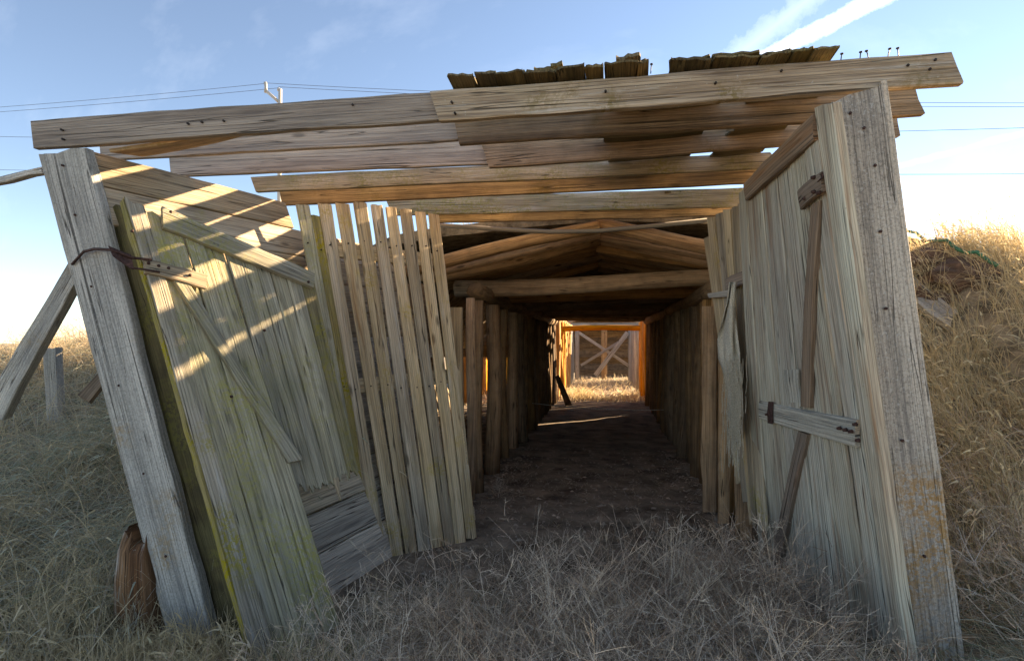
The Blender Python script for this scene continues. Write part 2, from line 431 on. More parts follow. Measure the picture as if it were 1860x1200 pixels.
def make_floor():
    xs = np.linspace(-4.5, 3.1, 65); ys = np.linspace(3.75, 16.9, 120); X, Y = np.meshgrid(xs, ys)
    keep = lambda x, y: (x > -1.9 and x < 1.65) or y > 6.5
    V = np.stack([X, Y, gz(X, Y)+.008], -1).reshape(-1, 3); nx = 65
    F = [(j*nx+i, j*nx+i+1, (j+1)*nx+i+1, (j+1)*nx+i) for j in range(119) for i in range(64) if keep(xs[i], ys[j]) and keep(xs[i+1], ys[j]) and ys[j] > 3.85+.15*math.sin(xs[i]*4)]
    o = link('cellar_floor', V, F, None, M['dust'], smooth=True, origin=(0, 6, 0)); o['kind'] = 'structure'
make_floor()
def make_roof_earth(name, y0, y1, x0=-3.75, x1=3.6, lift=0., edge=.2):
    xs = np.linspace(x0, x1, 40); ys = np.linspace(y0, y1, 40); nx = 40; n = 1600
    X, Y = np.meshgrid(xs, ys)
    Z = mound(X)+lift+bumps(X, Y, 1.3)*.03
    T = np.stack([X, Y, Z], -1).reshape(-1, 3); B = T.copy(); B[:, 2] -= edge
    V = np.concatenate([T, B]); F = []
    for j in range(39):
        for i in range(39):
            a = j*nx+i; F.append((a, a+1, a+nx+1, a+nx)); F.append((n+a, n+a+nx, n+a+nx+1, n+a+1))
    for i in range(39):
        F.append((i, n+i, n+i+1, i+1)); b = 39*nx+i; F.append((b, b+1, n+b+1, n+b))
        c = i*nx; F.append((c, c+nx, n+c+nx, n+c)); d = i*nx+39; F.append((d, n+d, n+d+nx, d+nx))
    o = link(name, V, F, None, M['earth'], smooth=False, origin=(0, y0, 0)); o['kind'] = 'structure'
make_roof_earth('earth_roof', 6.5, 16.8, x0=-5.2, x1=4.3, edge=.12)
make_roof_earth('far_earth_roof', 27.0, 40.0, lift=.1)

# ------------------------------------------------------------------ entrance shed
shed = root('cellar_entrance', (-.5, 3.1, -.2), 'leaning weathered timber entrance with plank doors hanging open before the dark log cellar', 'shed')
yp = lambda Y: YP(Y)
# front posts
lp = board('post', shed, yp(3.1), [(74, 277), (152, 263), (315, 1175), (388, 1165)], .07, M['post'], n=16, k=3, rag0=.03, jit=.004, cham=.012)
board('post_edge_strip', lp, yp(3.125), [(70, 280), (84, 280), (308, 1175), (322, 1175)], .08, M['post'], n=10)
rp = board('post', shed, yp(3.04), [(1513, 180), (1604, 150), (1645, 1208), (1743, 1200)], .07, M['post_right'], n=16, k=3, rag0=.02, jit=.004, cham=.012)
board('post_edge_strip', rp, yp(3.05), [(1601, 147), (1613, 144), (1740, 1200), (1753, 1198)], .09, M['post_right'], n=10)
# cross beams, front to back: each is an old board lapped by a newer one
def beam(Y, pts, mat, th=.045, **kw):
    return board('beam', shed, yp(Y), pts, th, M[mat], n=14, k=2, **kw)
beam(3.135, [(50, 217), (56, 269), (940, 157), (942, 208)], 'beam', rag0=.012)
beam(3.085, [(780, 166), (797, 219), (1733, 94), (1752, 151)], 'beam_old', rag1=.015)
beam(3.81, [(180, 252), (184, 291), (960, 198), (962, 246)], 'beam')
beam(3.755, [(822, 205), (834, 262), (1672, 152), (1684, 207)], 'beam_brown', rag1=.03)
beam(4.46, [(306, 279), (310, 320), (1000, 243), (1000, 293)], 'beam')
beam(4.405, [(870, 248), (888, 304), (1628, 200), (1636, 248)], 'beam_brown', rag1=.03)
beam(5.0, [(455, 321), (465, 349), (1400, 276), (1420, 304)], 'beam_green')
beam(5.2, [(507, 346), (512, 373), (1390, 303), (1400, 331)], 'beam_brown')
beam(5.92, [(700, 360), (712, 391), (1360, 340), (1360, 374)], 'beam_green')
beam(6.1, [(780, 386), (785, 405), (1360, 370), (1360, 390)], 'beam_brown')
# flat board lying under the front beam at the left
plank('roof_or_dapple_board', shed, P(200, 279, 3.2), P(262, 287, 3.5), P(420, 240, 3.2), P(450, 246, 3.5), .025, M['beam_brown'], n=6, away=Vector((0, 0, 1)))

for (px, py, Y) in ((110, 235, 3.12), (112, 252, 3.12), (340, 224, 3.12), (365, 221, 3.12), (405, 219, 3.12), (640, 190, 3.12), (820, 185, 3.07), (826, 205, 3.07), (1100, 165, 3.07), (1300, 150, 3.07), (1420, 128, 3.07), (1650, 118, 3.07), (1690, 125, 3.07), (1700, 108, 3.07)):
    p = P(px, py, Y); tube('nail_head', shed, [p, p+Vector((0, .03, 0))], [.007, .006], M['nail'], 6)
for (px, py) in ((112, 300), (135, 390), (165, 520), (215, 700), (260, 860), (300, 1010)):
    p = P(px, py, 3.092); tube('nail_head', shed, [p, p+Vector((0, .02, 0))], [.008, .006], M['rust'], 6)
for (px, py) in ((1545, 205), (1570, 232), (1590, 300), (1600, 420), (1610, 560), (1640, 800), (1680, 1010)):
    p = P(px, py, 3.032); tube('nail_head', shed, [p, p+Vector((0, .02, 0))], [.008, .006], M['rust'], 6)
# left wall: horizontal boards, leaning out with the frame
LW = Plane(P(155, 268, 3.17), P(520, 372, 4.85), P(650, 965, 4.2))
wall = None
wtopA, wtopB = LW.q(150, 268), LW.q(520, 368)
# wall coordinates: along = towards the cellar, down = down the leaning wall
wd_along = (wtopB-wtopA).normalized(); wd_down = (LW.n.cross(wd_along)).normalized()
if wd_down.z > 0: wd_down = -wd_down
hts = [0, .27, .55, .81, 1.1, 1.36, 1.63, 1.9, 2.17, 2.45, 2.72, 3.0, 3.3, 3.6]
prev = None
for i in range(len(hts)-1):
    g0, g1 = hts[i]+.004, hts[i+1]-.004
    o = wtopA+wd_along*(random.uniform(-.01, .01)+(.2 if i >= 2 else 0)+(.12 if i >= 6 else 0))
    Lw = (3.2 if i < 6 else 2.35) if i else 1.75
    w = plank('wall' if i == 0 else 'board', shed if i == 0 else wall, o+wd_down*g0, o+wd_down*g1, o+wd_along*Lw+wd_down*g0, o+wd_along*Lw+wd_down*g1,
          .035, M['wall'] if i < 5 else M['grey_wall'], n=10, k=2, away=-LW.n, warp=.005)
    if i == 0: wall = w
# mossy jamb between post and door
board('jamb', shed, YP(3.2), [(180, 372), (238, 366), (394, 1170), (462, 1170)], .03, M['wall_moss'], n=10, rag0=.12, k=4)

# left plank door, sagging on its rusty strap
LD = Plane(P(235, 360, 3.2), P(475, 1215, 2.93), P(570, 505, 4.2))
door = board('door', shed, LD, [(226, 354), (260, 366), (468, 1225), (512, 1218)], .04, M['door_edge'], off=.035, n=14, k=3, rag0=.05)
door['label'] = 'left plank door green with lichen, sagging and broken off at the lower corner'
board('stile_edge', door, LD, [(223, 362), (229, 358), (456, 1190), (470, 1225)], .05, M['door_yellow'], off=.025, n=22, jit=.012)
T0, T1 = (252, 372), (402, 440); B0, B1 = (505, 1222), (628, 1166)
for i in range(4):
    t0, t1 = i/4+.004, (i+1)/4-.004
    board('plank', door, LD, [lerp2(T0, T1, t0), lerp2(T0, T1, t1), lerp2(B0, B1, t0), lerp2(B0, B1, t1)], .022, M['door'], off=random.uniform(0, .006), n=12, k=3, rag0=.03, rag1=.03)
T0, T1 = (404, 442), (572, 512); B0, B1 = (535, 872), (656, 868)
ends = [20, 24, 22, 18, 4, 0]
for i in range(6):
    t0, t1 = i/6+.003, (i+1)/6-.003
    b0, b1 = lerp2(B0, B1, t0), lerp2(B0, B1, t1)
    b0 = (b0[0]+ends[i]*.3, b0[1]+ends[i]); b1 = (b1[0]+ends[i]*.3, b1[1]+ends[i])
    board('plank', door, LD, [lerp2(T0, T1, t0), lerp2(T0, T1, t1), b0, b1], .022, M['door'] if i < 5 else M['door_yellow'], off=random.uniform(0, .006), n=9, k=5, rag0=.02, rag1=.07)
board('rail', door, LD, [(296, 372), (298, 411), (572, 496), (570, 522)], .035, M['door'], off=.045, n=8, k=2)
board('ledger', door, LD, [(262, 468), (264, 494), (378, 497), (376, 521)], .03, M['wall'], off=.058, n=5)
board('brace', door, LD, [(314, 507), (336, 503), (528, 840), (552, 834)], .03, M['door'], off=.038, n=9, rag1=.03)
# splinter hanging at the broken corner
board('splinter', door, LD, [(606, 868), (616, 866), (619, 908), (621, 908)], .012, M['wall'], off=.01, n=3)
hg = board('hinge', door, LD, [(196, 446), (205, 466), (238, 462), (244, 490)], .006, M['rust'], off=.085, n=3, jit=.001)
tube('hinge_strap', door, [P(131, 480, 3.09), P(152, 457, 3.07), P(172, 452, 3.06), LD.q(205, 454, .09), LD.q(240, 468, .09), LD.q(275, 472, .075)], .009, M['rust'], 6)
tube('hinge_strap', door, [LD.q(235, 486, .088), LD.q(260, 489, .08), LD.q(290, 494, .075)], .007, M['rust'], 6)
for (x, y) in ((270, 478), (288, 483), (306, 487), (345, 500), (330, 640), (480, 600), (420, 720), (240, 420), (560, 512), (310, 385)):
    p = LD.q(x, y, .062 if y < 520 else .004); tube('bolt_head', door, [p, p+LD.n*.012], [.011, .007], M['rust'], 7)

# right plank door
RD = Plane(P(1470, 200, 3.2), P(1632, 1195, 3.15), P(1345, 345, 4.15))
rdoor = board('door', shed, RD, [(1474, 196), (1506, 184), (1628, 1205), (1652, 1200)], .05, M['right'], off=.04, n=14, k=2, rag0=.02)
rdoor['label'] = 'right plank door bleached silver with Z braces, standing open'
T0, T1 = (1340, 352), (1478, 205); B0, B1 = (1381, 1082), (1632, 1208)
cuts = [0, .1, .29, .47, .64, .83, 1]
for i in range(6):
    t0, t1 = cuts[i]+.005, cuts[i+1]-.005
    board('plank', rdoor, RD, [lerp2(T0, T1, t0), lerp2(T0, T1, t1), lerp2(B0, B1, t0), lerp2(B0, B1, t1)], .022, M['right'],
          off=.012 if i == 0 else random.uniform(0, .004), n=12, k=4, rag0=.01, rag1=.03)
board('rail', rdoor, RD, [(1349, 335), (1353, 365), (1472, 206), (1474, 256)], .035, M['right_dark'], off=.038, n=6)
board('rail', rdoor, RD, [(1376, 729), (1376, 760), (1552, 764), (1552, 812)], .03, M['rail'], off=.034, n=6, k=3)
board('rail', rdoor, RD, [(1446, 346), (1452, 382), (1487, 312), (1490, 348)], .03, M['right_dark'], off=.05, n=3)
board('brace', rdoor, RD, [(1470, 374), (1486, 364), (1452, 738), (1468, 741)], .03, M['right_dark'], off=.032, n=8)
board('brace', rdoor, RD, [(1447, 783), (1464, 789), (1390, 1078), (1404, 1086)], .03, M['right_dark'], off=.03, n=8)
board('patch', rdoor, RD, [(1422, 672), (1450, 670), (1426, 734), (1452, 738)], .012, M['rail'], off=.014, n=3)
for pts in ([(1393, 729), (1402, 730), (1394, 768), (1403, 770)], [(1481, 322), (1492, 314), (1484, 332), (1494, 324)]):
    board('hinge', rdoor, RD, pts, .006, M['rust'], off=.045, n=2, jit=.0005)
for (x, y) in ((1527, 777), (1538, 780), (1548, 783), (1556, 770), (1561, 799), (1480, 322), (1481, 348), (1490, 350), (1465, 360), (1395, 752)):
    p = RD.q(x, y, .045); tube('bolt_head', rdoor, [p, p+RD.n*.02], [.012, .008], M['rust'], 6)
# jamb and side wall to the right of the door
board('jamb', shed, YP(3.17), [(1498, 188), (1516, 190), (1637, 1205), (1656, 1200)], .04, M['right_dark'], n=10)
board('jamb', shed, YP(3.22), [(1512, 196), (1524, 196), (1650, 1200), (1668, 1200)], .05, M['right'], n=10)
hb = board('hinge', shed, YP(3.12), [(1521, 303), (1530, 303), (1530, 352), (1538, 352)], .02, M['rust'], n=2, jit=.0005)
hb2 = board('hinge', shed, YP(3.12), [(1592, 762), (1601, 762), (1600, 808), (1609, 808)], .02, M['rust'], n=2, jit=.0005)
RW_t0, RW_b0 = Vector((1.2, 3.35, 2.68)), Vector((1.6, 3.35, -.25))
rwall = None
for i in range(10):
    a = RW_t0.lerp(RW_b0, i/10+.002); b = RW_t0.lerp(RW_b0, (i+1)/10-.002); L_ = Vector((-.05, 2.75, .02))
    w = plank('wall' if i == 0 else 'board', shed if i == 0 else rwall, a, b, a+L_, b+L_, .035, M['wall'], n=5, away=Vector((1, 0, 0)))
    if i == 0: rwall = w

# remains of the shake roof over the right half
xa, xb = P(818, 150, 3.1).x, P(1178, 130, 3.1).x
xc, xd = P(1217, 120, 3.1).x, P(1520, 105, 3.1).x
def zt(x):                                 # top of the front beam
    p = P(800, 164, 3.1); q = P(1733, 94, 3.1); return p.z+(q.z-p.z)*(x-p.x)/(q.x-p.x)
for (x0, x1) in ((xa, xb), (xc, xd)):
    x = x0
    while x < x1-.03:
        w = random.uniform(.1, .24); w = min(w, x1-x)
        for lay in range(random.choice((2, 2, 3, 3, 4))):
            up = .004+lay*.016+random.uniform(0, .005); ya = 3.03+lay*.035+random.uniform(-.02, .02); tl = random.uniform(-.012, .012)
            a0, a1 = Vector((x, ya, zt(x)+.03+up+tl)), Vector((x+w-.005, ya+random.uniform(-.012, .012), zt(x+w)+.03+up-tl))
            b0, b1 = Vector((x+random.uniform(-.01, .01), 3.42, zt(x)+up*.6)), Vector((x+w-.005, 3.42, zt(x+w)+up*.6))
            plank('shingle', shed, a0, a1, b0, b1, .012, M['shake'], n=3, k=5, rag0=.022, rag1=.0, away=Vector((0, 0, 1)), warp=.004, cham=.001, jit=.004)
        x += w
# loose pieces lying on top
for (px, py, w) in ((968, 126, .12), (1000, 118, .07), (1118, 108, .14)):
    p = P(px, py, 3.2)
    plank('shingle', shed, p, p+Vector((w, 0, .01)), p+Vector((.02, .3, -.05)), p+Vector((w, .32, -.04)), .022, M['shake'], n=3, k=6, rag0=.03, away=Vector((0, 0, 1)), cham=.002)
# sheathing behind, board by board (running with the roof), with one gap
zs = lambda Y: 2.93+.06*(Y-3.1)
y = 3.32
while y < 5.75:
    w = random.uniform(.16, .22)
    for (x0, x1) in ((-.05+random.uniform(-.15, .1), .72), (.86, 1.3)):
        plank('roof_or_dapple_board', shed, Vector((x0, y, zs(y)+.03+.0*x0)), Vector((x0, y+w-.012, zs(y)+.03)), Vector((x1, y, zs(y)+.045)), Vector((x1, y+w-.012, zs(y)+.045)),
              .02, M['shake'], n=4, rag0=.06, away=Vector((0, 0, 1)))
    y += w
x = -.75  # scraps added over the mouth to break the sun into dapples
while x < 1.25:
    w = random.uniform(.1, .24)
    y0 = 5.88+random.uniform(0, .1); z0 = 2.985+random.uniform(-.01, .02)
    plank('roof_or_dapple_board', shed, Vector((x, y0, z0)), Vector((x+w, y0, z0)), Vector((x+.02, 6.62, z0+.03)), Vector((x+w, 6.6, z0+.03)), .02, M['shake'], n=4, rag0=.08, rag1=.1, away=Vector((0, 0, 1)), k=4)
    x += w+random.uniform(.06, .15)
# bent nails left standing on the beam
for (px, py, h, dx) in ((1182, 131, 14, 2), (1527, 110, 12, 3), (1562, 107, 12, 2), (1578, 106, 13, -6), (1612, 104, 15, 6), (1632, 103, 15, -2)):
    tube('nail', shed, [P(px, py+3, 3.10), P(px+dx*.4, py-h*.6, 3.10), P(px+dx*.7, py-h+1, 3.10)], .0028, M['nail'], 5)
    tube('nail_head', shed, [P(px+dx*.7, py-h+1, 3.10), P(px+dx*.7, py-h-1, 3.10)], .008, M['nail'], 6)
# thin sagging lath at the cellar mouth
lath = [(798, 409), (900, 416), (1000, 421), (1090, 419), (1190, 410), (1285, 400)]
for i in range(1):
    pts = [P(x, y, 6.2) for x, y in lath]
    o = tube('lath', shed, pts, .026, M['grey'], 4)

# ------------------------------------------------------------------ slatted gates
SG = Plane(G(655, 1022, -.25), G(867, 980, -.25), P(540, 368, 4.62))
gate = root('slatted_gate', SG.q(760, 1005), 'tall tan slatted gate with narrow gaps leaning beside the lichened left door', 'gate', 'slatted gates at the cellar mouth')
tops = [(538, 562, 369), (565, 581, 388), (578, 602, 367), (610, 635, 366), (642, 666, 366), (674, 695, 370), (701, 720, 374), (727, 748, 378), (755, 774, 382), (779, 798, 386)]
bots = [(653, 673, 985), (674, 684, 1000), (684, 707, 1040), (715, 736, 1024), (739, 761, 1017), (764, 787, 1020), (788, 811, 1017), (811, 829, 1008), (829, 848, 995), (848, 867, 980)]
for i, ((x0, x1, yt), (u0, u1, yb)) in enumerate(zip(tops, bots)):
    m = M['door_yellow'] if i == 1 else (M['door'] if i in (0,) else M['slat'])
    board('slat', gate, SG, [(x0, yt), (x1, yt+random.uniform(0, 3)), (u0, yb), (u1, yb-2)], .022, m, off=random.uniform(.0, .008), n=11, k=3, rag0=.01, rag1=.03, warp=.006, jit=.0015)
for (p, q) in (((552, 432), (800, 462)), ((610, 690), (835, 668)), ((650, 950), (862, 920))):
    board('rail', gate, SG, [p, (p[0]+4, p[1]+28), q, (q[0]+3, q[1]+24)], .035, M['slat'], off=-.028, n=5)
# broken edge board on the gate's right
board('splinter', gate, SG, [(818, 655), (834, 652), (838, 760), (852, 850)], .02, M['slat'], off=.03, n=6, k=5, rag0=.12, rag1=.1)

for i, ((x0, x1, yt), (u0, u1, yb)) in enumerate(zip(tops, bots)):
    for fy in (.11, .51):
        x = ((x0+x1)/2)*(1-fy)+((u0+u1)/2)*fy; yy = yt*(1-fy)+yb*fy
        p = SG.q(x+random.uniform(-3, 3), yy+random.uniform(-4, 4), .012); tube('nail_head', gate, [p-SG.n*.01, p+SG.n*.004], [.007, .006], M['nail'], 6)
SR = Plane(P(1350, 380, 4.45), P(1385, 960, 4.45), P(1283, 395, 5.1))
gate2 = root('slatted_gate', SR.q(1345, 960), 'dark slatted gate hung with burlap behind the silvered right door', 'gate', 'slatted gates at the cellar mouth')
for i, (x0, x1, yt, u0, u1, yb) in enumerate(((1276, 1286, 432, 1317, 1325, 705), (1283, 1296, 396, 1336, 1348, 880), (1297, 1309, 388, 1350, 1360, 920), (1311, 1323, 381, 1360, 1369, 955), (1326, 1337, 376, 1366, 1376, 960), (1339, 1352, 370, 1374, 1390, 968))):
    board('slat', gate2, SR, [(x0, yt), (x1, yt-3), (u0, yb), (u1, yb)], .02, M['slat'] if i % 2 else M['wall'], off=random.uniform(0, .006), n=9, k=2, rag0=.01, rag1=.05)
board('rail', gate2, SR, [(1316, 506), (1320, 526), (1352, 490), (1354, 514)], .035, M['right_dark'], off=.05, n=3)
board('rail', gate2, SR, [(1285, 533), (1287, 542), (1322, 527), (1323, 538)], .03, M['grey'], off=.04, n=3, rag0=.02)

# burlap hanging from the right gate
def burlap():
    path = [(1330, 512, 6), (1327, 545, 8), (1324, 580, 13), (1322, 615, 17), (1325, 650, 18), (1331, 680, 15), (1334, 710, 13), (1335, 735, 12), (1335, 760, 10), (1334, 785, 7)]
    V = []; F = []; nu = 17
    for i, (x, y, w) in enumerate(path):
        for j in range(nu):
            t = j/(nu-1)*2-1
            fold = .022*math.sin(t*4.2+i*.35)+.008*math.sin(t*11-i*.6)
            p = SR.q(x+t*w+2*math.sin(i*1.3+j), y+(8*random.random() if i == len(path)-1 else 0)+(abs(t)*-14*(i/9) if t > .3 else 0), .13+fold)
            V.append(p)
    for i in range(len(path)-1):
        for j in range(nu-1):
            F.append((i*nu+j, i*nu+j+1, (i+1)*nu+j+1, (i+1)*nu+j))
    o = link('burlap_cloth', V, F, None, M['burlap'], smooth=True)
    sm = o.modifiers.new('thick', 'SOLIDIFY'); sm.thickness = .006
    tag(o, 'frayed strip of pale burlap hanging from the right slatted gate', 'cloth')
    base = wloc(o); thr = []
    VV = []; FF = []
    for k in range(230):
        x = 1334+random.gauss(0, 7); y0 = random.uniform(640, 800); ln = random.uniform(20, 80)
        if k > 200: x = 1312+random.uniform(-3, 28)
        pts = [SR.q(x+random.uniform(-2, 2)*s, y0+ln*s, .19+random.uniform(-.01, .01)) for s in (0, .33, .66, 1)]
        n0 = len(VV)
        for p in pts: VV += [p, p+Vector((.0035, .001, 0))]
        FF += [(n0+2*q, n0+2*q+1, n0+2*q+3, n0+2*q+2) for q in range(3)]
    fr = link('fringe', VV, FF, None, M['burlap'], o); fr['kind'] = 'stuff'
burlap()

# ------------------------------------------------------------------ log cellar
cel = root('log_cellar', (0, 6.3, -.25), 'long dark cellar of round log posts, tie logs and pole rafters', 'cellar')
XL, XR = -1.5, 1.24
Y = 6.35; i = 0
lastL = []
yl = [6.25, 6.6, 7.5, 8.5, 9.35, 10.1]+list(np.arange(10.7, 17, .52))
for Y in yl:
    r = {6.25: .055, 6.6: .075, 7.5: .105, 8.5: .065, 9.35: .10}.get(Y, random.uniform(.07, .11))
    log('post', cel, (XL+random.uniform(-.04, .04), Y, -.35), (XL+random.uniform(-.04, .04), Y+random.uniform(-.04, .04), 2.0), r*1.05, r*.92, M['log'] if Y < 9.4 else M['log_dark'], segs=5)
yr = [6.2, 6.5, 6.95, 7.35, 7.7, 8.2]+list(np.arange(8.6, 17, .47))
for Y in yr:
    r = random.uniform(.09, .14)
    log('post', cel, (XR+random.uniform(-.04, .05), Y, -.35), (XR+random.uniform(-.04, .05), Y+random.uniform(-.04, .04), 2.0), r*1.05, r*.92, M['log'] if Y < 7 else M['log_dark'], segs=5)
log('post', cel, (XR+.08, 17.0, -.35), (XR+.08, 17.0, 2.0), .12, .11, M['log_dark'], segs=4)  # extra post, added to block a sun stripe on the floor
for X in (XL, XR):
    for (y0, y1) in ((6.5, 11.2), (11.25, 17.1)):
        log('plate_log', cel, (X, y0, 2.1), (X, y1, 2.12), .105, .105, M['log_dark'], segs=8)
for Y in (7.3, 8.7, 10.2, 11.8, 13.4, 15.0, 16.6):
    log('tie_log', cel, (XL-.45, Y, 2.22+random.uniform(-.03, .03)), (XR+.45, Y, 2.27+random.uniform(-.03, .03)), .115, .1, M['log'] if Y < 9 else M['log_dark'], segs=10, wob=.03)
RX = -.08
Y = 6.3
while Y < 16.9:
    for sx, xe in ((-1, XL-.75), (1, XR+.75)):
        r = random.uniform(.06, .085); zr = 2.79+random.uniform(-.02, .02)
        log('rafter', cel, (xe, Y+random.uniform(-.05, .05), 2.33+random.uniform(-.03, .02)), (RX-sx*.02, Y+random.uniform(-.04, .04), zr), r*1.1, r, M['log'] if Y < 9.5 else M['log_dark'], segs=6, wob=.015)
    Y += random.uniform(.36, .46)
log('ridge_log', cel, (RX, 6.4, 2.83), (RX, 17, 2.83), .03, .03, M['log_dark'])
# gable end planks over the cellar mouth and the ends of the side aisles
for k, (z0, z1) in enumerate(((1.05, 1.42), (1.415, 1.8), (1.795, 2.2), (2.195, 2.6), (2.595, 2.9))):
    plank('aisle_board', cel, (-4.9, 16.9, z0), (-4.9, 16.9, z1), (XL-.16, 16.9, z0), (XL-.16, 16.9, z1), .04, M['log_dark'], n=4, away=Vector((0, 1, 0)))
    if k == 0: plank('aisle_board', cel, (XR+.16, 16.95, -.35), (XR+.16, 16.95, 1.055), (3.6, 16.95, -.35), (3.6, 16.95, 1.055), .04, M['log_dark'], n=4, away=Vector((0, 1, 0)))  # low board added to keep the sun off the cellar floor
    plank('aisle_board', cel, (XR+.16, 16.9, z0), (XR+.16, 16.9, z1), (3.5, 16.9, z0), (3.5, 16.9, z1), .04, M['log_dark'], n=4, away=Vector((0, 1, 0)))
for k in range(8):                         # front of the left and right aisles boarded up
    z0 = -.3+k*.31
    plank('aisle_board', cel, (-4.9, 6.25, z0), (-4.9, 6.25, z0+.3), (-1.98, 6.25, z0), (-1.98, 6.25, z0+.3), .04, M['log_dark'], n=3, away=Vector((0, 1, 0)))
    plank('aisle_board', cel, (1.5, 6.3, z0), (1.5, 6.3, z0+.3), (2.3, 6.3, z0), (2.3, 6.3, z0+.3), .04, M['log_dark'], n=3, away=Vector((0, 1, 0)))
# squared plank post at the left of the mouth and plank posts behind the burlap
plank('plank_post', cel, P(818, 558, 6.0), P(838, 558, 6.0), P(822, 905, 6.0), P(842, 905, 6.0), .06, M['wall'], n=8)
for (x0, x1, yt, u0, u1, yb, Y) in ((1338, 1372, 560, 1336, 1366, 1000, 5.3), (1306, 1330, 560, 1304, 1326, 950, 5.8), (1276, 1303, 556, 1276, 1302, 930, 6.05)):
    plank('plank_post', cel, P(x0, yt, Y), P(x1, yt, Y), P(u0, yb, Y), P(u1, yb, Y), .05, M['log'], n=8, jit=.008)

# roofless bay beyond: rows of sunlit posts, one tie beam
bay = root('roofless_bay', (0, 17.5, -.25), 'sunlit orange log posts of the roofless bay past the dark cellar', 'ruin')
for Y in np.arange(17.3, 25.8, .75):
    r = random.uniform(.08, .11)
    log('post', bay, (XL+.05+random.uniform(-.06, .06), Y, -.4), (XL+.05+random.uniform(-.06, .06), Y, 2.15), r, r*.9, M['log_sunglow'] if Y < 23 else M['grey'], segs=5)
for Y in [17.15, 17.4, 17.65, 17.9, 18.15, 18.4, 18.65, 18.9, 19.15, 20.3, 21.3]+list(np.arange(22.2, 26.4, .27)):  # tight runs added to shade the cellar floor and the far frame
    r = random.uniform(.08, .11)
    log('post', bay, (XR-.05+random.uniform(-.06, .06), Y, -.4), (XR-.05+random.uniform(-.06, .06), Y, 2.15), r, r*.9, M['log_sunglow'] if Y < 20 else M['grey'], segs=5)
log('tie_log', bay, (XL-.1, 18.6, 1.93), (XR+.1, 18.6, 1.97), .09, .085, M['log_sunglow'])
log('plate_log', bay, (XL+.05, 17.2, 2.2), (XL+.05, 26, 2.2), .09, .08, M['log_sunglow'], segs=8)
log('tie_log', bay, (XL-.1, 17.6, 2.38), (XR+.1, 17.6, 2.36), .08, .075, M['log_sunglow'])
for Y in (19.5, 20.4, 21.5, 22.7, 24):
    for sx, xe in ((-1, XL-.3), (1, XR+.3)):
        log('rafter', bay, (xe, Y, 2.3), (RX, Y, 2.72), .06, .05, M['log_sunglow'] if Y < 22 else M['grey'], segs=4)
for Y in np.arange(17.3, 25.5, .34):
    r = random.uniform(.11, .15)
    log('post', bay, (-4.35+random.uniform(-.05, .05), Y, -.4), (-4.35+random.uniform(-.05, .05), Y, 2.2), r, r*.9, M['log_sunglow'], segs=3, sides=8)
# grey braced frame at the far end
fr = root('braced_frame', (0, 26.5, -.25), 'grey timber frame with crossed braces at the far end of the cellar', 'frame')
YF = 26.4
for x in (-1.28, 1.12): plank('post', fr, (x-.09, YF, -.4), (x+.09, YF, -.4), (x-.09, YF, 2.4), (x+.09, YF, 2.4), .15, M['grey'], n=4)
plank('beam', fr, (-1.6, YF-.02, 2.2), (-1.6, YF-.02, 2.4), (1.5, YF-.02, 2.2), (1.5, YF-.02, 2.4), .1, M['grey'], n=4)
def stick(name, par, A, B, w, th, mat):
    A, B = Vector(A), Vector(B); d = (B-A).normalized(); s = d.cross(Vector((0, 1, 0))).normalized()*w/2
    return plank(name, par, A-s, A+s, B-s, B+s, th, mat, n=4)
stick('brace', fr, (-1.2, YF-.05, 1.95), (1.05, YF-.05, .45), .13, .04, M['grey'])
stick('brace', fr, (-1.1, YF-.10, .45), (1.0, YF-.10, 1.75), .12, .04, M['grey'])
stick('brace', fr, (-.45, YF-.2, .0), (1.0, YF-.3, 1.95), .2, .05, M['grey'])
stick('post', fr, (-.05, YF+1.2, -.3), (-.05, YF+1.2, 2.3), .28, .1, M['log'])
for k in range(9):
    z0 = -.3+k*.34
    plank('back_board', fr, (-2.6, YF+4, z0), (-2.6, YF+4, z0+.345), (2.5, YF+4+.02*k, z0), (2.5, YF+4, z0+.345), .04, M['log_dark'], n=4)

# loose things in the cellar
o = plank('leaning_board', None, P(1010, 688, 13.5), P(1017, 684, 13.5), G(1028, 738, -.26), G(1040, 736, -.26), .06, M['log_dark'], n=4)
tag(o, 'dark board leaning at the left edge of the bright far opening', 'board')
o = tube('string', None, [Vector((XL+.1, 11, 0.32)).lerp(Vector((XR-.1, 11, .24)), t/8)-Vector((0, 0, .05*math.sin(math.pi*t/8))) for t in range(9)], .006, M['string'], 4)
tag(o, 'thin pale string stretched low across the dark cellar', 'string')

# ------------------------------------------------------------------ left bank things
o = plank('prop_board', None, P(122, 470, 3.3), P(146, 486, 3.3), P(-28, 742, 3.75), P(8, 762, 3.75), .07, M['post'], n=8, warp=.02)
tag(o, 'grey board propped slanting against the left post', 'prop')
o = plank('bent_rail', None, P(78, 303, 3.3), P(78, 314, 3.3), P(-60, 330, 3.5), P(-60, 341, 3.5), .05, M['post'], n=6, warp=.015)
tag(o, 'thin brown rail sticking out left from the top of the left post', 'rail')
o = plank('fence_stub', None, P(78, 632, 5.2), P(100, 630, 5.2), P(84, 790, 5.2), P(106, 790, 5.2), .09, M['post'], n=5, rag0=.02)
tag(o, 'short grey post stub standing in the grass of the left bank', 'post')
o = plank('fallen_board', None, P(140, 716, 4.3), P(160, 728, 4.3), P(215, 640, 4.6), P(226, 652, 4.6), .05, M['beam_brown'], n=4)
tag(o, 'dark board end jutting from the grass behind the left post', 'board')
o = plank('rotten_stump', None, P(218, 948, 3.08), P(262, 958, 3.08), P(204, 1160, 3.08), P(276, 1155, 3.08), .12, M['stump'], n=4, k=9, rag0=.15, jit=.02, warp=.02, cham=.03)
